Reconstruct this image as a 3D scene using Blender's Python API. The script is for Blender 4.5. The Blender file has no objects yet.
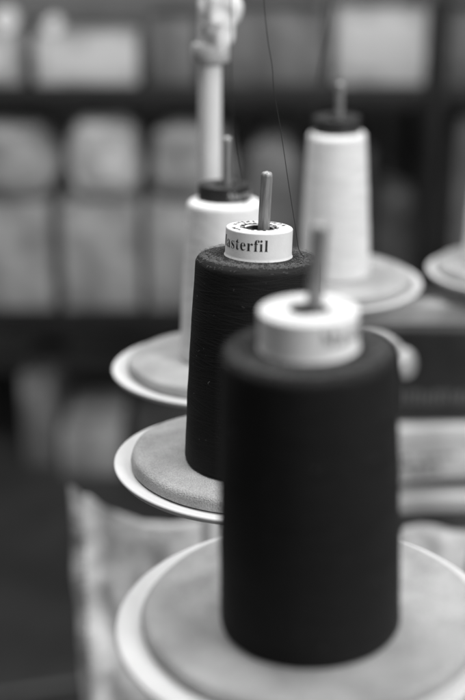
import bpy, bmesh, math, random
from mathutils import Vector, Matrix, Euler, noise
random.seed(7)
R = math.radians
S = bpy.context.scene
COL = S.collection

# ------------------------------------------------------------------ camera numbers (used to place things at real distances)
F_PX, PITCH, CAM_H = 1250.0, R(20.356), 0.3505
def at(px, py, Y):
    """world point seen at photo pixel (465x700) standing at ground distance Y"""
    u = (350.0 - py) / F_PX; s = (px - 232.5) / F_PX
    c, n = math.cos(PITCH), math.sin(PITCH)
    dy, dz = c + u * n, -n + u * c
    t = Y / dy
    return Vector((s * t, Y, CAM_H + dz * t))
def on_floor(px, py, z):
    p = at(px, py, 1.0); k = (z - CAM_H) / (p.z - CAM_H)
    return Vector((p.x * k, k, z))

# ------------------------------------------------------------------ materials
MATS = {}
def mat(name, g, rough=0.6, var=0.0, vscale=40.0, bump=0.0, bscale=300.0, metal=0.0, stretch=(1, 1, 1), sheen=0.0, spec=0.5, bdist=0.001, blot=0.0, bscale2=60.0):
    m = bpy.data.materials.new(name); m.use_nodes = True
    nt = m.node_tree; n = nt.nodes; l = nt.links
    b = n['Principled BSDF']
    b.inputs['Roughness'].default_value = rough
    b.inputs['Metallic'].default_value = metal
    b.inputs['Specular IOR Level'].default_value = spec
    if sheen:
        b.inputs['Sheen Weight'].default_value = sheen
        b.inputs['Sheen Roughness'].default_value = 0.5
    tc = n.new('ShaderNodeTexCoord'); mp = n.new('ShaderNodeMapping')
    mp.inputs['Scale'].default_value = stretch
    l.new(tc.outputs['Object'], mp.inputs['Vector'])
    tx = n.new('ShaderNodeTexNoise'); tx.inputs['Scale'].default_value = vscale; tx.inputs['Detail'].default_value = 6
    l.new(mp.outputs['Vector'], tx.inputs['Vector'])
    cr = n.new('ShaderNodeValToRGB')
    lo, hi = max(0, g * (1 - var)), min(1, g * (1 + var))
    cr.color_ramp.elements[0].position = 0.3; cr.color_ramp.elements[0].color = (lo, lo, lo, 1)
    cr.color_ramp.elements[1].position = 0.7; cr.color_ramp.elements[1].color = (hi, hi, hi, 1)
    l.new(tx.outputs['Fac'], cr.inputs['Fac'])
    if blot:
        t3 = n.new('ShaderNodeTexNoise'); t3.inputs['Scale'].default_value = bscale2; t3.inputs['Detail'].default_value = 3
        l.new(tc.outputs['Object'], t3.inputs['Vector'])
        mr_ = n.new('ShaderNodeMapRange'); mr_.inputs['From Min'].default_value = 0.32; mr_.inputs['From Max'].default_value = 0.68
        mr_.inputs['To Min'].default_value = 1 - blot; mr_.inputs['To Max'].default_value = 1 + blot
        l.new(t3.outputs['Fac'], mr_.inputs['Value'])
        vm = n.new('ShaderNodeVectorMath'); vm.operation = 'SCALE'
        l.new(cr.outputs['Color'], vm.inputs[0]); l.new(mr_.outputs['Result'], vm.inputs['Scale'])
        l.new(vm.outputs[0], b.inputs['Base Color'])
    else:
        l.new(cr.outputs['Color'], b.inputs['Base Color'])
    if bump:
        t2 = n.new('ShaderNodeTexNoise'); t2.inputs['Scale'].default_value = bscale; t2.inputs['Detail'].default_value = 4
        l.new(mp.outputs['Vector'], t2.inputs['Vector'])
        bp = n.new('ShaderNodeBump'); bp.inputs['Strength'].default_value = bump; bp.inputs['Distance'].default_value = bdist
        l.new(t2.outputs['Fac'], bp.inputs['Height']); l.new(bp.outputs['Normal'], b.inputs['Normal'])
    MATS[name] = m
    return m

def thread_mat(name, g, spread, bump, rough=0.75, sheen=0.0, scale=1.0, spec=0.3):
    """wound thread: two crossing families of shallow helices, with uneven strands"""
    m = bpy.data.materials.new(name); m.use_nodes = True
    nt = m.node_tree; n = nt.nodes; l = nt.links
    b = n['Principled BSDF']; b.inputs['Roughness'].default_value = rough
    b.inputs['Specular IOR Level'].default_value = spec
    if sheen:
        b.inputs['Sheen Weight'].default_value = sheen; b.inputs['Sheen Roughness'].default_value = 0.6
    tc = n.new('ShaderNodeTexCoord'); sx = n.new('ShaderNodeSeparateXYZ'); l.new(tc.outputs['Object'], sx.inputs[0])
    def math_(op, a, bb=None):
        k = n.new('ShaderNodeMath'); k.operation = op
        for i, v in enumerate((a, bb)):
            if v is None: continue
            if isinstance(v, (int, float)): k.inputs[i].default_value = v
            else: l.new(v, k.inputs[i])
        return k.outputs[0]
    ang = math_('ARCTAN2', sx.outputs['Y'], sx.outputs['X'])
    outs = []
    for sgn, seed in ((1, 0.0), (-1, 31.0)):
        zz = math_('ADD', sx.outputs['Z'], math_('MULTIPLY', ang, 0.0045 * sgn))
        cb = n.new('ShaderNodeCombineXYZ')
        l.new(math_('MULTIPLY', ang, 0.9), cb.inputs[0]); l.new(math_('MULTIPLY', zz, 1500.0 * scale), cb.inputs[1]); cb.inputs[2].default_value = seed
        tx = n.new('ShaderNodeTexNoise'); tx.inputs['Scale'].default_value = 1.0; tx.inputs['Detail'].default_value = 3.0
        l.new(cb.outputs[0], tx.inputs['Vector']); outs.append(tx.outputs['Fac'])
    h = math_('MAXIMUM', outs[0], outs[1])
    gr = n.new('ShaderNodeTexNoise'); gr.inputs['Scale'].default_value = 1400; gr.inputs['Detail'].default_value = 2
    l.new(tc.outputs['Object'], gr.inputs['Vector'])
    hh = math_('ADD', h, math_('MULTIPLY', gr.outputs['Fac'], 0.25))
    cr = n.new('ShaderNodeValToRGB')
    lo, hi = g * (1 - spread), min(1, g * (1 + spread))
    cr.color_ramp.elements[0].position = 0.45; cr.color_ramp.elements[0].color = (lo, lo, lo, 1)
    cr.color_ramp.elements[1].position = 0.9; cr.color_ramp.elements[1].color = (hi, hi, hi, 1)
    l.new(hh, cr.inputs['Fac']); l.new(cr.outputs['Color'], b.inputs['Base Color'])
    bp = n.new('ShaderNodeBump'); bp.inputs['Strength'].default_value = bump; bp.inputs['Distance'].default_value = 0.0006
    l.new(hh, bp.inputs['Height']); l.new(bp.outputs['Normal'], b.inputs['Normal'])
    MATS[name] = m
    return m

thread_mat('black_thread', 0.0070, 0.85, 1.0, rough=0.75, sheen=0.015, spec=0.22, scale=0.62)
thread_mat('white_thread', 0.78, 0.16, 0.6, rough=0.8, scale=0.13)
mat('fuzz', 0.20, 0.9)
mat('white_plastic', 0.60, 0.6, 0.04, 60, 0.05, 200)
mat('label_paper', 0.69, 0.55, 0.03, 200, 0.08, 900)
mat('print_black', 0.02, 0.6)
mat('print_pale', 0.45, 0.6)
mat('cap_black', 0.02, 0.4, 0.3, 80)
mat('bore_shade', 0.05, 0.8)  # dark colour stands in for the shade inside the bore
mat('foam', 0.36, 0.95, 0.22, 1100, 0.9, 1200, bdist=0.0010, blot=0.17, bscale2=50)
mat('peg_metal', 0.34, 0.48, 0.40, 110, 0.35, 600, metal=0.6, stretch=(6, 6, 0.5))
mat('pole_paint', 0.72, 0.32, 0.08, 30, 0.05, 200)
mat('tape', 0.88, 0.6, 0.08, 60, 0.15, 120, bdist=0.001)
mat('bracket', 0.20, 0.45, 0.2, 40, metal=0.4)
mat('collar_paint', 0.42, 0.5, 0.2, 60)
mat('rail_metal', 0.42, 0.5, 0.2, 40, metal=0.1)
mat('sack', 0.72, 0.75, 0.25, 40, 0.6, 70, bdist=0.004, blot=0.20, bscale2=26)
mat('floor', 0.032, 0.55, 0.3, 6, 0.1, 80)
mat('wall', 0.30, 0.8, 0.12, 3, 0.1, 60, blot=0.2, bscale2=4)
mat('shelf_steel', 0.012, 0.5, 0.3, 20)
mat('carton_pale', 0.46, 0.8, 0.12, 30, 0.1, 120, blot=0.30, bscale2=9)
mat('carton_mid', 0.29, 0.8, 0.15, 30, 0.1, 120, blot=0.42, bscale2=9)
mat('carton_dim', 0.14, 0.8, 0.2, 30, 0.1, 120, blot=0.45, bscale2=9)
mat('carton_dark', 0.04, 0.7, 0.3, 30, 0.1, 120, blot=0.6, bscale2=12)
mat('box_white', 0.56, 0.7, 0.12, 14, 0.1, 120, blot=0.2, bscale2=14)
mat('box_tape', 0.55, 0.35, 0.05, 20)
mat('box_label', 0.58, 0.6, 0.03, 20)
mat('case_dark', 0.022, 0.45, 0.3, 30, 0.1, 200)
mat('dial_grey', 0.10, 0.4, 0.2, 30)
mat('case_letter', 0.15, 0.5)
mat('knob_white', 0.85, 0.25, 0.03, 30)
mat('chrome', 0.85, 0.12, 0.02, 30, metal=1.0)
mat('rubber', 0.10, 0.5, 0.2, 20)
mat('thread_dark', 0.02, 0.7)
mat('thread_pale', 0.45, 0.7)
mat('wood', 0.30, 0.55, 0.25, 10, 0.1, 80, stretch=(1, 6, 6))

# ------------------------------------------------------------------ mesh helpers
def link(name, bm, m, parent=None, smooth=True, angle=40):
    bmesh.ops.recalc_face_normals(bm, faces=bm.faces)
    me = bpy.data.meshes.new(name); bm.to_mesh(me); bm.free()
    if smooth:
        for p in me.polygons: p.use_smooth = True
        me.set_sharp_from_angle(angle=R(angle))
    ms = m if isinstance(m, (list, tuple)) else [m]
    for k in ms: me.materials.append(MATS[k])
    o = bpy.data.objects.new(name, me); COL.objects.link(o)
    if parent is not None: o.parent = parent
    return o

def empty(name, loc=(0, 0, 0), rot=(0, 0, 0)):
    o = bpy.data.objects.new(name, None); COL.objects.link(o)
    o.empty_display_size = 0.02
    o.location = loc; o.rotation_euler = rot
    return o

def tag(o, label=None, cat=None, group=None, kind=None):
    if label: o['label'] = label
    if cat: o['category'] = cat
    if group: o['group'] = group
    if kind: o['kind'] = kind
    return o

def lathe(bm, prof, seg=96, wob=None, mi=0):
    """profile [(r,z)] about the local z axis; r<=0 closes to a point"""
    rings = []
    for r, z in prof:
        if r <= 1e-6:
            rings.append([bm.verts.new((0, 0, z))])
        else:
            ring = []
            for i in range(seg):
                a = 2 * math.pi * i / seg
                dr, dz = wob(a, r, z) if wob else (0, 0)
                ring.append(bm.verts.new(((r + dr) * math.cos(a), (r + dr) * math.sin(a), z + dz)))
            rings.append(ring)
    for A, B in zip(rings, rings[1:]):
        for i in range(seg):
            j = (i + 1) % seg
            if len(A) == 1 and len(B) == 1: continue
            if len(A) == 1: f = bm.faces.new((A[0], B[i], B[j]))
            elif len(B) == 1: f = bm.faces.new((A[i], A[j], B[0]))
            else: f = bm.faces.new((A[i], A[j], B[j], B[i]))
            f.material_index = mi

def arc(cx, cz, r, a0, a1, n=8):
    return [(cx + r * math.cos(R(a0 + (a1 - a0) * i / n)), cz + r * math.sin(R(a0 + (a1 - a0) * i / n))) for i in range(n + 1)]

def tube(bm, pts, r, seg=8, caps=True):
    pts = [Vector(p) for p in pts]; n = len(pts)
    rr = r if isinstance(r, (list, tuple)) else [r] * n
    prev = None; up = None
    for i, p in enumerate(pts):
        t = (pts[min(i + 1, n - 1)] - pts[max(i - 1, 0)]).normalized()
        if up is None:
            up = Vector((0, 0, 1)) if abs(t.z) < 0.9 else Vector((1, 0, 0))
        x = (up - t * up.dot(t)).normalized(); y = t.cross(x); up = x
        ring = [bm.verts.new(p + (x * math.cos(2 * math.pi * k / seg) + y * math.sin(2 * math.pi * k / seg)) * rr[i]) for k in range(seg)]
        if prev:
            for k in range(seg):
                bm.faces.new((prev[k], prev[(k + 1) % seg], ring[(k + 1) % seg], ring[k]))
        elif caps: bm.faces.new(ring[::-1])
        prev = ring
    if caps: bm.faces.new(prev)

def smooth_path(pts, per=8):
    P = [Vector(p) for p in pts]; out = []
    for i in range(len(P) - 1):
        p0, p1, p2, p3 = P[max(i - 1, 0)], P[i], P[i + 1], P[min(i + 2, len(P) - 1)]
        for k in range(per):
            t = k / per
            out.append(0.5 * ((2 * p1) + (p2 - p0) * t + (2 * p0 - 5 * p1 + 4 * p2 - p3) * t * t + (3 * p1 - p0 - 3 * p2 + p3) * t ** 3))
    out.append(P[-1]); return out

def box(bm, x0, x1, y0, y1, z0, z1, bev=0.003, seg=2):
    r = bmesh.ops.create_cube(bm, size=1)
    vs = r['verts']
    for v in vs:
        v.co = Vector(((x0 + x1) / 2 + v.co.x * (x1 - x0), (y0 + y1) / 2 + v.co.y * (y1 - y0), (z0 + z1) / 2 + v.co.z * (z1 - z0)))
    if bev:
        es = {e for v in vs for e in v.link_edges}
        bmesh.ops.bevel(bm, geom=list(es), offset=bev, segments=seg, affect='EDGES', profile=0.6)

# ------------------------------------------------------------------ lettering (built-in font, bent round the cap)
def bold_serif(s):
    o = ''
    for ch in s:
        if 'a' <= ch <= 'z': o += chr(0x1D41A + ord(ch) - 97)
        elif 'A' <= ch <= 'Z': o += chr(0x1D400 + ord(ch) - 65)
        else: o += ch
    return o
def text_mesh(body, offset=0.0):
    cu = bpy.data.curves.new('lettering', 'FONT'); cu.body = body; cu.size = 1.0; cu.resolution_u = 6; cu.offset = offset; cu.space_character = 1.07
    ob = bpy.data.objects.new('lettering', cu); COL.objects.link(ob)
    bpy.context.view_layer.update()
    dg = bpy.context.evaluated_depsgraph_get()
    me = bpy.data.meshes.new_from_object(ob.evaluated_get(dg))
    bpy.data.objects.remove(ob); bpy.data.curves.remove(cu)
    return me
WORD = text_mesh(bold_serif('Masterfil'), -0.006)
def word_dims(me):
    xs = [v.co.x for v in me.vertices]; ys = [v.co.y for v in me.vertices]
    return min(xs), max(xs), min(ys), max(ys)
def lettering_round(parent, radius, z_base, height, arc_len, start_deg, m, name='lettering'):
    """start_deg: angle right of the -Y direction where the first letter begins"""
    x0, x1, y0, y1 = word_dims(WORD)
    bm = bmesh.new(); bm.from_mesh(WORD)
    for v in bm.verts:
        a = R(start_deg) + (v.co.x - x0) / (x1 - x0) * arc_len / radius
        z = z_base + v.co.y / y1 * height
        rr = radius + 0.00012
        v.co = Vector((rr * math.sin(a), -rr * math.cos(a), z))
    return link(name, bm, m, parent, smooth=False)

# ------------------------------------------------------------------ thread cones
def winding_profile(rb, rt, zt, rcap, sh=0.0045):
    p = [(rcap * 0.8, 0.0006), (rb - 0.0035, 0.0)]
    p += arc(rb - 0.003, 0.003, 0.003, -90, 0, 6)[1:]
    n = 24
    for i in range(1, n):
        t = i / n
        z = 0.003 + (zt - sh - 0.003) * t
        p.append((rb + (rt - rb) * t + 0.0006 * math.sin(math.pi * t), z))
    p += arc(rt - sh, zt - sh, sh, 0, 84, 8)
    p += [(rcap + (rt - sh - rcap) * 0.6, zt + 0.0004), (rcap + 0.001, zt + 0.0009), (rcap - 0.002, zt + 0.0005)]
    return p

def fibres(bm, n, rb, rt, zt, rcap, top_share=0.97, length=(0.0006, 0.0024), r=0.00005):
    for _ in range(n):
        a = random.uniform(0, 2 * math.pi)
        if random.random() < top_share:
            u = random.random() ** 0.6
            rad = rcap + 0.0005 + (rt - rcap - 0.002) * u
            p = Vector((rad * math.cos(a), rad * math.sin(a), zt + 0.0004 - (0.0022 if u > 0.93 else 0) * u))
            nrm = Vector((0.3 * math.cos(a), 0.3 * math.sin(a), 1))
        else:
            t = random.random()
            rad = rb + (rt - rb) * t + 0.0003
            p = Vector((rad * math.cos(a), rad * math.sin(a), 0.004 + (zt - 0.008) * t))
            nrm = Vector((math.cos(a), math.sin(a), 0.1))
        tan = Vector((random.gauss(0, 1), random.gauss(0, 1), random.gauss(0, 1)))
        tan = (tan - nrm * tan.dot(nrm) / nrm.length_squared).normalized()
        L = random.uniform(*length); lift = random.uniform(0.05, 0.5) * L
        pts = [p, p + tan * L * 0.5 + nrm * lift + Vector((random.gauss(0, 1), random.gauss(0, 1), 0)) * L * 0.15, p + tan * L + nrm * lift * random.uniform(-0.2, 1.2)]
        tube(bm, smooth_path(pts, 3), r, 3, False)

def print_marks(bm, rin, rout, a0, a1, z):
    """small illegible printed marks following an arc on top of the cap"""
    a = a0
    while a < a1:
        w = random.uniform(1.5, 4.5)
        if random.random() < 0.85:
            k = random.choice(((0, 1), (0, 0.6), (0.35, 1), (0, 1)))
            vs = []
            r0, r1 = rin + (rout - rin) * k[0], rin + (rout - rin) * k[1]
            q = [(r0, a), (r0, a + w), (r1, a + w), (r1, a)]
            bm.faces.new([bm.verts.new((rr * math.cos(R(t)), rr * math.sin(R(t)), z)) for rr, t in q])
        a += w + random.uniform(1.0, 3.0)

def make_cone(label, rb, rt, zt, rcap, zl, thread, dark_cap, loc, rot, lint=0, start=None, letter_arc=0.032, spin=0, marks=True):
    root = empty('thread_cone', loc, rot)
    tag(root, label, 'thread cone', 'cones of sewing thread on the stand')
    bm = bmesh.new()
    lathe(bm, winding_profile(rb, rt, zt, rcap), 128,
          wob=lambda a, r, z: ((noise.noise(Vector((math.cos(a) * 3, math.sin(a) * 3, z * 60))) * 0.00035), 0.0))
    w = link('winding', bm, thread, root)
    # rigid core that shows as a label drum on top
    bm = bmesh.new()
    hole = 0.0085 * rcap / 0.0207
    lathe(bm, [(rcap - 0.002, zt - 0.004), (rcap + 0.0006, zt - 0.003), (rcap + 0.0006, zt + 0.0010), (rcap + 0.0003, zt + 0.0014)]
          + [(rcap, zt + 0.0026)] + arc(rcap - 0.0009, zl - 0.0009, 0.0009, 0, 90, 4) + [(hole + 0.0006, zl), (hole, zl - 0.0006), (hole, zl - 0.0010)], 96)
    c = link('core_cap', bm, 'cap_black' if dark_cap else 'label_paper', root)
    bm = bmesh.new()
    lathe(bm, [(hole, zl - 0.0009), (hole - 0.0001, zl - 0.02), (0.0, zl - 0.022)], 48)
    link('core_bore', bm, 'bore_shade', c)
    if start is not None:
        h = 0.0072 * rcap / 0.0207 if not dark_cap else (zl - zt) * 0.42
        lettering_round(c, rcap, zt + (zl - zt) * (0.40 if not dark_cap else 0.30), h, letter_arc, start, 'print_pale' if dark_cap else 'print_black')
    if not dark_cap and marks:
        bm = bmesh.new()
        z = zl + 0.0001
        k = 0
        for i in range(40):        # ragged dark star printed round the hole
            a = 9 * i; rr = hole * (1.22 + 0.16 * (i % 2) + random.uniform(-0.08, 0.14))
            q = [(hole + 0.0007, a), (hole + 0.0007, a + 9), (rr, a + 9), (rr, a)]
            bm.faces.new([bm.verts.new((r_ * math.cos(R(t)), r_ * math.sin(R(t)), z)) for r_, t in q])
        print_marks(bm, rcap * 0.72, rcap * 0.90, 20 + spin, 75 + spin, z)
        print_marks(bm, rcap * 0.72, rcap * 0.90, 100 + spin, 165 + spin, z)
        print_marks(bm, rcap * 0.74, rcap * 0.86, 195 + spin, 225 + spin, z)
        link('printed_ring', bm, 'print_black', c, smooth=False)
    if lint:
        bm = bmesh.new(); fibres(bm, lint, rb, rt, zt, rcap)
        f = link('lint', bm, 'fuzz', w); tag(f, kind='stuff')
    return root, w, c

# ------------------------------------------------------------------ the thread stand: discs, pads, pegs, rails, post
TABLE = -0.45
stand = empty('thread_stand', (-0.0191, 1.012, TABLE))
tag(stand, 'upright thread stand with pale post, white rimmed foam padded discs and metal pegs', 'thread stand')
SI = Matrix.Translation(-Vector(stand.location))
def st_link(name, bm, m, parent=None, **k):
    """stand part modelled in world space"""
    if parent is None: bm.transform(SI)
    return link(name, bm, m, parent or stand, **k)

PAD = 0.0087
def disc(center, rot, Rd, Rp, peg_xy, peg_top, peg_lean, label=None, pad_h=PAD, pegr=0.0037, pad_shift=(0, 0)):
    bm = bmesh.new()
    lathe(bm, [(0.0, -0.0045), (Rd - 0.007, -0.0045), (Rd - 0.002, -0.0030)] + arc(Rd - 0.0011, 0.0000, 0.0013, -80, 95, 7)
          + [(Rd - 0.0030, 0.0008), (Rd - 0.0075, -0.0004), (Rp + 0.001, -0.0008), (0.0, -0.0008)], 128)
    d = link('support_disc', bm, 'white_plastic', stand)
    d.location = Vector(center) - Vector(stand.location); d.rotation_euler = rot
    if label: d['label'] = label
    bm = bmesh.new()
    e = 0.004
    prof = [(0.0, -0.0006), (Rp - 0.0015, -0.0006), (Rp, 0.0004), (Rp + 0.0003, pad_h * 0.4)] + arc(Rp - e, pad_h - e, e, 5, 85, 6) + [(Rp * 0.8, pad_h + 0.0003), (Rp * 0.5, pad_h + 0.0004), (0.0, pad_h + 0.0002)]
    def wob(a, r, z):
        k = noise.noise(Vector((math.cos(a) * 1.7, math.sin(a) * 1.7, Rp * 300 + center[0] * 40)))
        return (0.0014 * k if r > Rp * 0.9 else 0, 0.0004 * k)
    lathe(bm, prof, 128, wob)
    fp = link('foam_pad', bm, 'foam', d); fp.location = (pad_shift[0], pad_shift[1], 0)
    bm = bmesh.new()
    x, y = peg_xy; L = peg_top
    prof = [(pegr, 0.0)] + [(pegr * (1 - 0.06 * i / 10), (L - pegr * 0.8) * i / 10) for i in range(1, 11)] + [(pegr * (0.54 + 0.40 * math.cos(R(t))), L - pegr * 0.8 + pegr * 0.62 * math.sin(R(t))) for t in (0, 20, 40, 60, 80)] + [(pegr * 0.3, L - pegr * 0.1)] + [(0, L)]
    lathe(bm, prof, 32)
    p = link('peg', bm, 'peg_metal', d)
    p.location = (x, y, 0); p.rotation_euler = peg_lean
    return d

def local_to_world(center, rot, v):
    return Vector(center) + Euler(rot).to_matrix() @ Vector(v)

# front black cone
fc, fr = (0.0335, 0.4973, 0.0333), (0.0051, -0.0258, 0)
fo = (0.0017, -0.0055)
disc(fc, fr, 0.0872, 0.0776, (fo[0] - 0.0075, fo[1]), 0.1905, (0, 0.066, 0), pad_shift=(0.0026, 0.0036), pad_h=0.0062)
make_cone('large blurred black thread cone nearest the viewer, covering half of the others',
          0.0405, 0.0367, 0.1372 - 0.0058, 0.0207, 0.1545 - 0.0058, 'black_thread', False,
          local_to_world(fc, fr, (fo[0], fo[1] - 0.003, 0.0058)), fr, lint=3000, start=11, spin=40, marks=False)
# middle black cone (in focus)
mc, mr = (0.0102, 0.7090, 0.0115), (-0.0325, 0.0342, 0)
mo = (0.0002, -0.0115)
disc(mc, mr, 0.0840, 0.0738, (mo[0] + 0.0006, mo[1] + 0.0045), 0.1855, (-0.02, 0.014, 0))
mid, mid_w, mid_c = make_cone('sharp black thread cone second from the front, readable lettering on its white drum',
          0.040, 0.0367, 0.1360 - PAD, 0.0195, 0.1535 - PAD, 'black_thread', False,
          local_to_world(mc, mr, (mo[0], mo[1] - 0.001, PAD)), (mr[0] - 0.026, mr[1], 0), lint=3200, start=-96, spin=0, letter_arc=0.0375)
# pale cone at the back left
bc, br_ = (-0.0070, 0.9055, 0.0), (-0.0362, 0.0067, 0)
disc(bc, br_, 0.0860, 0.0745, (0.002, 0), 0.1795, (0, 0.0, 0))
make_cone('white thread cone with lettered dark cap, half hidden between pale post and black cones',
          0.0337, 0.0277, 0.1321 - PAD, 0.0193, 0.1441 - PAD, 'white_thread', True,
          local_to_world(bc, br_, (0, 0, PAD)), br_, start=8, letter_arc=0.030)
# pale cone at right
rc, rr_ = (0.0967, 1.1284, 0.0), (0.0279, -0.0177, 0)
disc(rc, rr_, 0.0811, 0.072, (0.0, 0), 0.1875, (0, 0.012, 0))
make_cone('tall white thread cone with plain dark cap, fully visible right of the black cones',
          0.0322, 0.0262, 0.1432 - PAD, 0.0208, 0.1569 - PAD, 'white_thread', True,
          local_to_world(rc, rr_, (0, 0, PAD)), rr_)
# pale cone cut by the right edge
ec = (0.268, 1.166, 0.0)
disc(ec, (0, 0, 0), 0.0785, 0.070, (0, 0), 0.178, (0, 0, 0))
make_cone('white thread cone at the far right, only its left side inside the picture',
          0.0440, 0.0390, 0.1432 - PAD, 0.0215, 0.1569 - PAD, 'white_thread', True, Vector(ec) + Vector((0, 0, PAD)), (0, 0, 0))

# post, rails, foot
px_, py_ = stand.location.x, stand.location.y
bm = bmesh.new(); tube(bm, [(px_, py_, TABLE + 0.006), (px_, py_, 0.1), (px_ + 0.002, py_, 0.36)], 0.0095, 32); st_link('post', bm, 'pole_paint')
bm = bmesh.new()
lathe(bm, [(0.0, TABLE + 0.0005), (0.05, TABLE + 0.0005), (0.05, TABLE + 0.006), (0.045, TABLE + 0.009), (0.02, TABLE + 0.012), (0.016, TABLE + 0.04), (0.0, TABLE + 0.04)], 64)
for v in bm.verts: v.co += Vector((px_, py_, 0))
st_link('foot_plate', bm, 'bracket')
bm = bmesh.new(); box(bm, px_ + 0.018, 0.38, 1.125, 1.150, -0.041, -0.022, 0.002)
box(bm, px_ - 0.010, px_ + 0.016, py_ - 0.012, 1.149, -0.0415, -0.0225, 0.002); st_link('cross_rail', bm, 'rail_metal')
bm = bmesh.new(); box(bm, px_ + 0.019, px_ + 0.045, 0.47, 1.124, -0.041, -0.025, 0.002); st_link('front_rail', bm, 'rail_metal')
for c in (fc, mc, bc, rc, ec):     # short stems from the rails up to the discs
    bm = bmesh.new()
    front = c[1] < 1.0
    foot = (px_ + 0.032, c[1], -0.034) if front else (c[0], 1.1375, -0.032)
    tube(bm, [foot, (c[0], c[1], c[2] - 0.005)], 0.006, 16); st_link('disc_stem', bm, 'bracket')
# collar and lumpy white tape bound round the post
bm = bmesh.new()
lathe(bm, [(0.0100, 0.220), (0.0140, 0.220), (0.0150, 0.222), (0.0150, 0.232), (0.0140, 0.234), (0.0100, 0.234)], 32)
for v in bm.verts: v.co += Vector((px_ + 0.002, py_, 0.0))
st_link('collar', bm, 'collar_paint')
bm = bmesh.new()
bmesh.ops.create_icosphere(bm, subdivisions=5, radius=1.0)
for v in bm.verts:
    d = v.co.normalized()
    q = Vector((d.x * 0.0165, d.y * 0.017, d.z * 0.040))
    k = 1 + 0.24 * noise.noise(q * 70 + Vector((3, 1, 7))) + 0.07 * noise.noise(q * 150)
    v.co = Vector((d.x * 0.0165 * k + px_ + 0.009, d.y * 0.017 * k + py_ - 0.004, d.z * 0.040 * k + 0.268))
st_link('tape_wrap', bm, 'tape', angle=60)

# ------------------------------------------------------------------ threads running up from the cones
def strand(name, pts, r, m, parent):
    bm = bmesh.new(); tube(bm, smooth_path(pts, 8), r, 6)
    inv = parent.matrix_basis.inverted() if parent.parent is None else Matrix()
    bm.transform(inv)
    return link(name, bm, m, parent)
Yt = 0.838
pth = [at(px, py, 0.70) for px, py in ((308, 262), (303, 256), (298.5, 248), (295, 225), (288, 180), (281.5, 135), (276, 104), (273.5, 88), (272, 66), (268.5, 45), (266, 25), (264.2, 5), (263.5, -15), (262, -90), (264, -200))]
strand('loose_thread', pth, 0.00021, 'thread_dark', mid)
cones = [o for o in COL.objects if o.name.startswith('thread_cone')]
strand('loose_thread', [at(px, py, 0.89) for px, py in ((250, 215), (243, 196), (234, 140), (231.5, 90), (231, 30), (230, -60))], 0.0003, 'thread_dark', cones[2])
strand('loose_thread', [at(px, py, 1.11) for px, py in ((312, 138), (313, 118), (321, 60), (331, 0), (340, -60))], 0.0006, 'thread_dark', cones[3])

# ------------------------------------------------------------------ setting
FLOOR = -1.12
bm = bmesh.new()
vs = [bm.verts.new(p) for p in ((-5, -3, FLOOR), (5, -3, FLOOR), (5, 4.0, FLOOR), (-5, 4.0, FLOOR))]; bm.faces.new(vs)
tag(link('floor', bm, 'floor', smooth=False), 'dark workshop floor', kind='structure')
bm = bmesh.new(); box(bm, -5, 5, 3.75, 3.85, FLOOR + 0.002, 2.4, 0)
tag(link('back_wall', bm, 'wall', smooth=False), 'grey wall behind the shelves', 'wall', kind='structure')

# shelf unit
SY = 3.0
shelf = empty('shelf_unit', (0, SY, FLOOR)); tag(shelf, 'black steel shelf unit loaded with cartons across the background', 'shelf unit')
SHI = Matrix.Translation((0, -SY, -FLOOR))
def shelf_part(name, m, *boxes, bev=0.003):
    bm = bmesh.new()
    for b in boxes: box(bm, *b, bev)
    bm.transform(SHI); return link(name, bm, m, shelf)
X0, X1 = -1.15, 1.15
def row(py, Y=None): return at(232, py, SY if Y is None else Y).z
B1, B2, B0 = row(86), row(311), row(-70)
for zt_ in (B0, B1, B2):
    shelf_part('shelf_board', 'shelf_steel', (X0, X1, SY, SY + 0.42, zt_ - 0.055, zt_))
for x in (X0, at(430, 100, SY).x, X1 - 0.035):
    shelf_part('upright', 'shelf_steel', (x, x + 0.03, SY - 0.034, SY - 0.003, FLOOR, 0.75))
    shelf_part('upright', 'shelf_steel', (x, x + 0.03, SY + 0.423, SY + 0.455, FLOOR, 0.75))

def carton(px0, px1, z0, z1, m, label, depth=0.3, setback=0.01, rz=0.0, tape=True, lab=None, group='cartons on the shelf unit', Y=SY):
    x0, x1 = at(px0, (350 if z1 < B1 else 60), Y).x, at(px1, (350 if z1 < B1 else 60), Y).x
    cx = (x0 + x1) / 2; w = x1 - x0; h = z1 - z0
    root = empty('carton', (cx, Y + setback + depth / 2, z0), (0, 0, R(rz)))
    tag(root, label, 'carton', group)
    bm = bmesh.new(); box(bm, -w / 2, w / 2, -depth / 2, depth / 2, 0, h - 0.004, 0.004)
    link('body', bm, m, root)
    bm = bmesh.new()
    box(bm, -w / 2 + 0.001, w / 2 - 0.001, -depth / 2 + 0.001, -0.001, h - 0.0038, h, 0.001)
    box(bm, -w / 2 + 0.001, w / 2 - 0.001, 0.001, depth / 2 - 0.001, h - 0.0038, h - 0.0003, 0.001)
    link('lid_flaps', bm, m, root)
    if tape:
        bm = bmesh.new(); box(bm, -0.022, 0.022, -depth / 2 - 0.0012, -depth / 2 + 0.004, h * 0.66, h + 0.0008, 0.0004)
        link('tape_strip', bm, 'box_tape', root)
    if lab:
        bm = bmesh.new(); box(bm, -w * lab[0] / 2, w * lab[0] / 2, -depth / 2 - 0.0011, -depth / 2 + 0.002, h * lab[1], h * lab[2], 0.0003)
        link('paper_label', bm, 'box_label', root)
    return root
e = 0.001
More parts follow.
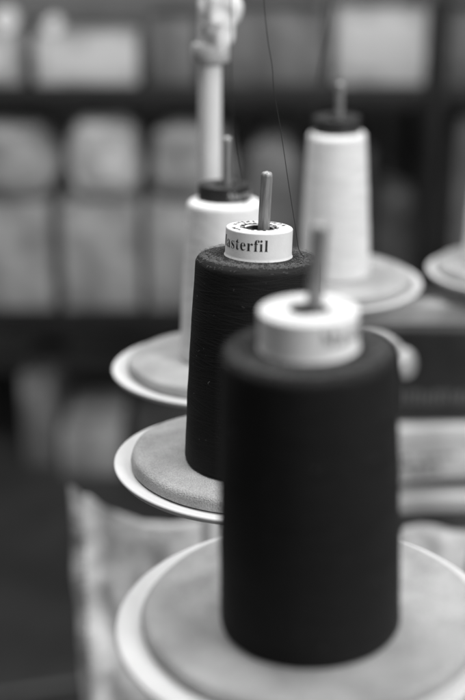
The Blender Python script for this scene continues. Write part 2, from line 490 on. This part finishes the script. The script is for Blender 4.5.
def bag(px0, px1, z0, z1, m, label, seed, depth=0.24):
    x0, x1 = at(px0, 180, SY).x, at(px1, 180, SY).x
    w, h = (x1 - x0) / 2, z1 - z0
    root = empty('plastic_bag', ((x0 + x1) / 2, SY + 0.02 + depth / 2, z0)); tag(root, label, 'bag', 'stuffed bags on the lower shelf')
    bm = bmesh.new(); bmesh.ops.create_icosphere(bm, subdivisions=5, radius=1)
    for v in bm.verts:
        d = v.co.copy()
        f = [math.copysign(abs(c) ** 0.5, c) for c in d]
        k = 1 + 0.10 * noise.noise(d * 2.2 + Vector((seed, 0, 0))) + 0.06 * noise.noise(d * 6 + Vector((0, seed, 0)))
        z = max(-1, f[2] * (k if f[2] > 0 else 1))
        v.co = Vector((f[0] * w * k * (1 - 0.14 * max(0, z)), f[1] * depth / 2 * k, (z + 1) / 2 * h * 0.90))
    link('body', bm, m, root)
    bm = bmesh.new()
    lathe(bm, [(0.030, h * 0.86), (0.014, h * 0.91), (0.013, h * 0.93), (0.026, h * 0.97), (0.034, h * 1.0), (0.0, h * 0.985)], 32,
          wob=lambda a, r, z: (0.006 * math.sin(a * 7 + seed) * (r > 0.02), 0.0))
    link('tied_neck', bm, m, root)
    return root
# top row on the upper board
ZA, ZB = B1 + e, B2 + e
carton(-50, 20, ZA, row(34), 'carton_mid', 'grey carton at the left end of the upper shelf, an added highlight reel standing on it', tape=False, lab=(0.6, .2, .8))
carton(34, 137, ZA, row(36), 'carton_pale', 'wide pale carton on the upper shelf, left of the post', tape=False, lab=(0.8, .12, .70))
carton(148, 196, ZA, row(20), 'carton_dim', 'narrow dull carton on the upper shelf directly left of the post', tape=False)
carton(222, 326, ZA, row(12), 'carton_dim', 'dull carton on the upper shelf between the post and the tall white cone', tape=False)
carton(336, 426, ZA, row(10), 'carton_pale', 'pale bright carton on the upper shelf at the right', tape=False, lab=(0.75, .2, .85))
carton(446, 540, ZA, row(12), 'carton_dim', 'dull carton on the upper shelf beyond the dark upright', tape=False)
# two tiers on the lower board
t1 = row(206)
carton(-50, 55, ZB, t1, 'carton_mid', 'mid grey carton at the left end of the lower shelf, underneath a grey bag', tape=False)
carton(64, 140, ZB, t1, 'carton_mid', 'mid grey carton second from left on the lower shelf, underneath the palest bag', tape=False, rz=2)
carton(149, 236, ZB, t1, 'carton_mid', 'mid grey carton on the lower shelf beside the white cone at back left', tape=False)
bag(-46, 52, t1 + e, row(112), 'carton_mid', 'grey stuffed bag at the left end, lying on a lower shelf carton', 1.3)
bag(66, 139, t1 + e, row(106), 'carton_pale', 'palest stuffed bag, second from left on the lower shelf', 4.7)
bag(150, 232, t1 + e, row(114), 'carton_mid', 'stuffed bag partly hidden by the pale post', 8.2)
bag(240, 306, ZB, row(122), 'carton_dim', 'tall dim stuffed bag between the black cones and the tall white cone', 2.9)
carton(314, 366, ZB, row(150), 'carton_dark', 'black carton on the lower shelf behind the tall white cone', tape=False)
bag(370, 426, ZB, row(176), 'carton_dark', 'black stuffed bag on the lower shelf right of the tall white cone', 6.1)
carton(446, 540, ZB, row(120), 'carton_dim', 'dull carton on the lower shelf at the right edge beyond the upright', tape=False)
# on the floor under the shelves
G2 = 'cartons on the floor under the shelves'
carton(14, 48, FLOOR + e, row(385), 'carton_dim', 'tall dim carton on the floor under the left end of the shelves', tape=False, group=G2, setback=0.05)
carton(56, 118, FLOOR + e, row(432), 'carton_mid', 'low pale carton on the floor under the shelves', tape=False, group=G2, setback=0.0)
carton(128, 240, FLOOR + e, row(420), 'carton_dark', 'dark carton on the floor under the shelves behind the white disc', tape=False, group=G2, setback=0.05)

# two added white reels standing in for blurred highlights, ends towards the viewer
def reel(px, pyc, top, label):
    p = at(px, pyc, SY + 0.03); r = p.z - top - 0.001
    root = empty('highlight_reel', (p.x, SY + 0.06, top + 0.001)); tag(root, label, 'added highlight reel', 'added highlight reels on the upper shelf')
    def part(name, prof, m, par):
        bm = bmesh.new(); lathe(bm, prof, 48)
        bm.transform(Matrix.Translation((0, 0, r)) @ Matrix.Rotation(R(90), 4, 'X')); return link(name, bm, m, par)
    for a_, b_ in ((-0.024, -0.020), (0.020, 0.024)):
        part('flange', [(0.004, a_), (r - 0.001, a_), (r, a_ + 0.001), (r, b_ - 0.001), (r - 0.001, b_), (0.004, b_)], 'knob_white', root)
    part('winding', [(0.003, -0.0198), (r * 0.85, -0.0198), (r * 0.88, 0), (r * 0.85, 0.0198), (0.003, 0.0198)], 'white_thread', root)
reel(52, 26, row(36), 'round white reel added as a blurred highlight on the wide pale carton')
reel(4, 21, row(34), 'round white reel added as a blurred highlight on the grey carton at the top left corner')

# ------------------------------------------------------------------ low table and the pale sack on it
tb = empty('work_table', (0.25, 1.0, FLOOR)); tag(tb, 'pale wooden table under the stand, sack and piled boxes', 'table')
def tpart(name, m, *b):
    bm = bmesh.new(); box(bm, *b, 0.003)
    bm.transform(Matrix.Translation(-Vector(tb.location))); return link(name, bm, m, tb)
tpart('tabletop', 'wood', -0.125, 0.66, 0.40, 1.45, TABLE - 0.03, TABLE)
for x in (-0.10, 0.60):
    for y in (0.43, 1.38):
        tpart('leg', 'wood', x, x + 0.04, y, y + 0.04, FLOOR + 0.001, TABLE - 0.0305)

def sack():
    SF = 1.06
    xl, xr_ = at(71, 600, SF).x, at(472, 600, SF).x
    w = (xr_ - xl) / 2; dpt = 0.085
    root = empty('paper_sack', ((xl + xr_) / 2, SF + dpt, TABLE + 0.001))
    H0 = at(150, 509, SF + 0.02).z - TABLE
    bm = bmesh.new()
    nu, nv = 360, 110
    def top_at(x, y):
        t = (x + 1) / 2
        h = H0 + 0.004 - 0.026 * min(1, t * 2.4) ** 1.1 + 0.006 * math.sin(t * 23)
        h += 0.019 * math.exp(-((t - 0.012) / 0.04) ** 2) * (1 if y < 0.2 else 0.3)
        return h - 0.02 * max(0, y)
    grid = []
    for j in range(nv + 1):
        v = j / nv; row_ = []
        for i in range(nu):
            a = 2 * math.pi * i / nu + 0.003
            c_, s_ = math.cos(a), math.sin(a)
            x = math.copysign(abs(c_) ** 0.30, c_); y = math.copysign(abs(s_) ** 0.30, s_)
            z = top_at(x, y) * v
            pinch = 1 - 0.80 * v ** 1.4
            p = Vector((x * w, y * dpt * pinch - dpt * (1 - pinch) * 0.8, z))
            t = (x + 1) / 2
            n1 = noise.noise(Vector((p.x * 12, p.y * 12, p.z * 8))) * 0.010 + noise.noise(Vector((p.x * 38, p.y * 38, p.z * 22 + 5))) * 0.008
            n2 = -0.008 * abs(noise.noise(Vector((p.x * 22 + 9, p.y * 22, p.z * 14))))
            fold = 0.007 * math.exp(-((t - 0.035) / 0.02) ** 2) - 0.003 * math.exp(-((t - 0.085) / 0.018) ** 2)
            p.y += (n1 + n2 - fold) * (1 if y < 0 else -1)
            p.x += noise.noise(Vector((3, p.y * 9, p.z * 22))) * 0.0025
            row_.append(bm.verts.new(p))
        grid.append(row_)
    for A, B in zip(grid, grid[1:]):
        for i in range(nu):
            bm.faces.new((A[i], A[(i + 1) % nu], B[(i + 1) % nu], B[i]))
    bm.faces.new(grid[0][::-1])
    inner = [bm.verts.new(q.co + Vector((-0.03 * q.co.x, (-dpt * 0.4 - q.co.y) * 0.35, -0.02))) for q in grid[-1]]
    for i in range(nu):
        bm.faces.new((grid[-1][i], grid[-1][(i + 1) % nu], inner[(i + 1) % nu], inner[i]))
    bm.faces.new(inner)
    link('body', bm, 'sack', root)
    bm = bmesh.new()                # stitched hem along the left front edge
    for k in range(26):
        z = 0.02 + (H0 - 0.03) * k / 26
        tube(bm, [(-w + 0.014 + 0.001 * (k % 2), -dpt * (1.09 - 0.25 * (z / H0) ** 1.4 * 0.5), z), (-w + 0.015, -dpt * (1.10 - 0.25 * (z / H0) ** 1.4 * 0.5), z + 0.004)], 0.0012, 6)
    link('stitching', bm, 'bracket', root)
    tag(root, 'pale crinkled sack with a pointed corner, standing below the white discs', 'sack')
    return root
sack()

# ------------------------------------------------------------------ right: dark machine case on a pile of boxes on the table
RY = 1.30
def flat_box(px0, px1, y0, y1, m, label, rz=0.0, depth=0.18, name='flat_box', cat='box', group=None, lines=False, Y=RY):
    x0, x1 = at(px0, 460, Y).x, at(px1, 460, Y).x
    root = empty(name, ((x0 + x1) / 2, Y + depth / 2, y1), (0, 0, R(rz))); w = x1 - x0; h = y0 - y1
    tag(root, label, cat, group)
    bm = bmesh.new(); box(bm, -w / 2, w / 2, -depth / 2, depth / 2, 0, h * 0.62, 0.003); link('tray', bm, m, root)
    bm = bmesh.new(); box(bm, -w / 2 - 0.002, w / 2 + 0.002, -depth / 2 - 0.002, depth / 2 + 0.002, h * 0.625, h, 0.003); link('lid', bm, m, root)
    if lines:
        bm = bmesh.new()
        for r in range(3):
            x = -w / 2 + 0.03 + (0.105 if False else 0)
            for q in range(9):
                ww = random.uniform(0.004, 0.011)
                if random.random() < .85: box(bm, x, x + ww, -depth / 2 - 0.0008, -depth / 2 + 0.001, h * (0.16 + 0.14 * r), h * (0.22 + 0.14 * r), 0)
                x += ww + 0.003
        link('printed_lines', bm, 'dial_grey', root, smooth=False)
    return root
GP = 'boxes piled on the table'
zA, zB, zC, zD = row(512, RY), row(495, RY), row(486, RY), row(431, RY)
flat_box(372, 540, zA, TABLE + e, 'carton_dark', 'deep dark box at the very bottom of the pile, behind the sack', group=GP)
flat_box(360, 520, zB, zA + e, 'box_white', 'shallow pale box second from the bottom of the pile', rz=3, group=GP)
flat_box(376, 545, zC, zB + e, 'carton_dark', 'thin dark slab added as the shaded gap between two pale boxes in the pile', group=GP, depth=0.165, Y=RY + 0.012)  # dark slab put in for the shadowed gap between the pale boxes
flat_box(330, 530, zD, zC + e, 'box_white', 'taller pale box with printed lines on its face, under the black case', rz=9, group=GP, lines=True, Y=RY + 0.01)
zf = zD + e
case = empty('machine_case', (at(470, 400, RY).x, RY + 0.10, zf)); tag(case, 'black machine case with a white knobbed lever on top of the box pile', 'machine')
zg = row(332, RY)
bm = bmesh.new(); box(bm, -0.20, 0.20, -0.08, 0.08, 0, zg - zf, 0.012, 4); link('housing', bm, 'case_dark', case)
def cworld(px, py, Y): return at(px, py, Y) - Vector(case.location)
bm = bmesh.new()
rod = smooth_path([cworld(350, 340, RY + 0.04), cworld(366, 335, RY - 0.01), cworld(384, 338, RY - 0.05), cworld(397, 347, RY - 0.06), cworld(403, 356, RY - 0.06)], 6)
tube(bm, rod, 0.0042, 12); lv = link('lever', bm, 'knob_white', case)
bm = bmesh.new(); bmesh.ops.create_uvsphere(bm, u_segments=32, v_segments=20, radius=1)
kc = cworld(404.5, 363, RY - 0.06)
bm.transform(Matrix.Translation(kc) @ Matrix.Rotation(R(-8), 4, 'Y') @ Matrix.Diagonal((0.0125, 0.0125, 0.0165, 1))); link('knob', bm, 'knob_white', lv)
# embossed lettering on the case, too soft in the photo to read
bm = bmesh.new()
lx = at(397, 396, RY + 0.02).x - case.location.x
lz = at(396, 404, RY + 0.02).z - case.location.z
x = lx
for k in range(13):              # a worn row of upright strokes
    wd = random.uniform(0.0028, 0.0048)
    box(bm, x, x + wd, -0.0812, -0.0790, lz, lz + 0.0165 * random.choice((1, 1, 0.8)), 0.0004, 1)
    x += wd + random.uniform(0.002, 0.0045)
link('raised_letters', bm, 'case_letter', case, smooth=False)

# cable on the floor
bm = bmesh.new()
tube(bm, smooth_path([on_floor(px, py, FLOOR + 0.009) for px, py in ((-120, 712), (-40, 700), (10, 694), (50, 688), (90, 684), (140, 690), (220, 670))], 10), 0.009, 10)
tag(link('power_cable', bm, 'rubber'), 'grey power cable lying across the dark floor at lower left', 'cable')

# ------------------------------------------------------------------ light: soft workshop lamps
def area(name, loc, target, size, power, sy=None):
    l = bpy.data.lights.new(name, 'AREA'); l.energy = power; l.size = size
    if sy: l.shape = 'RECTANGLE'; l.size_y = sy
    o = bpy.data.objects.new(name, l); COL.objects.link(o); o.location = loc
    o.rotation_euler = (Vector(target) - Vector(loc)).to_track_quat('-Z', 'Y').to_euler()
    return o
area('ceiling_lamp', (0.45, 0.72, 1.65), (0.05, 0.60, 0), 1.0, 18.5)
area('ceiling_lamp', (1.55, -0.45, 1.45), (0.05, 0.7, 0), 1.0, 46)
area('ceiling_lamp', (-0.5, 1.3, 2.1), (-0.2, 3.0, -0.3), 0.8, 52)

w = bpy.data.worlds.new('World'); S.world = w; w.use_nodes = True
w.node_tree.nodes['Background'].inputs['Color'].default_value = (1, 1, 1, 1)
w.node_tree.nodes['Background'].inputs['Strength'].default_value = 0.17

# ------------------------------------------------------------------ camera
cam = bpy.data.cameras.new('camera'); co = bpy.data.objects.new('camera', cam); COL.objects.link(co)
co.location = (0, 0, CAM_H); co.rotation_euler = (math.pi / 2 - PITCH, 0, 0)
cam.sensor_fit = 'VERTICAL'; cam.sensor_height = 24.0; cam.lens = F_PX / 700 * 24.0
cam.clip_start = 0.05; cam.clip_end = 100
cam.dof.use_dof = True; cam.dof.focus_distance = 0.728
cam.dof.aperture_fstop = cam.lens / 1000 / 0.0195
S.camera = co

S.view_settings.view_transform = 'Standard'; S.view_settings.look = 'None'
S.view_settings.exposure = 0.0; S.view_settings.gamma = 1.0
S.cycles.use_denoising = True
S.cycles.max_bounces = 6
S.cycles.sample_clamp_indirect = 4
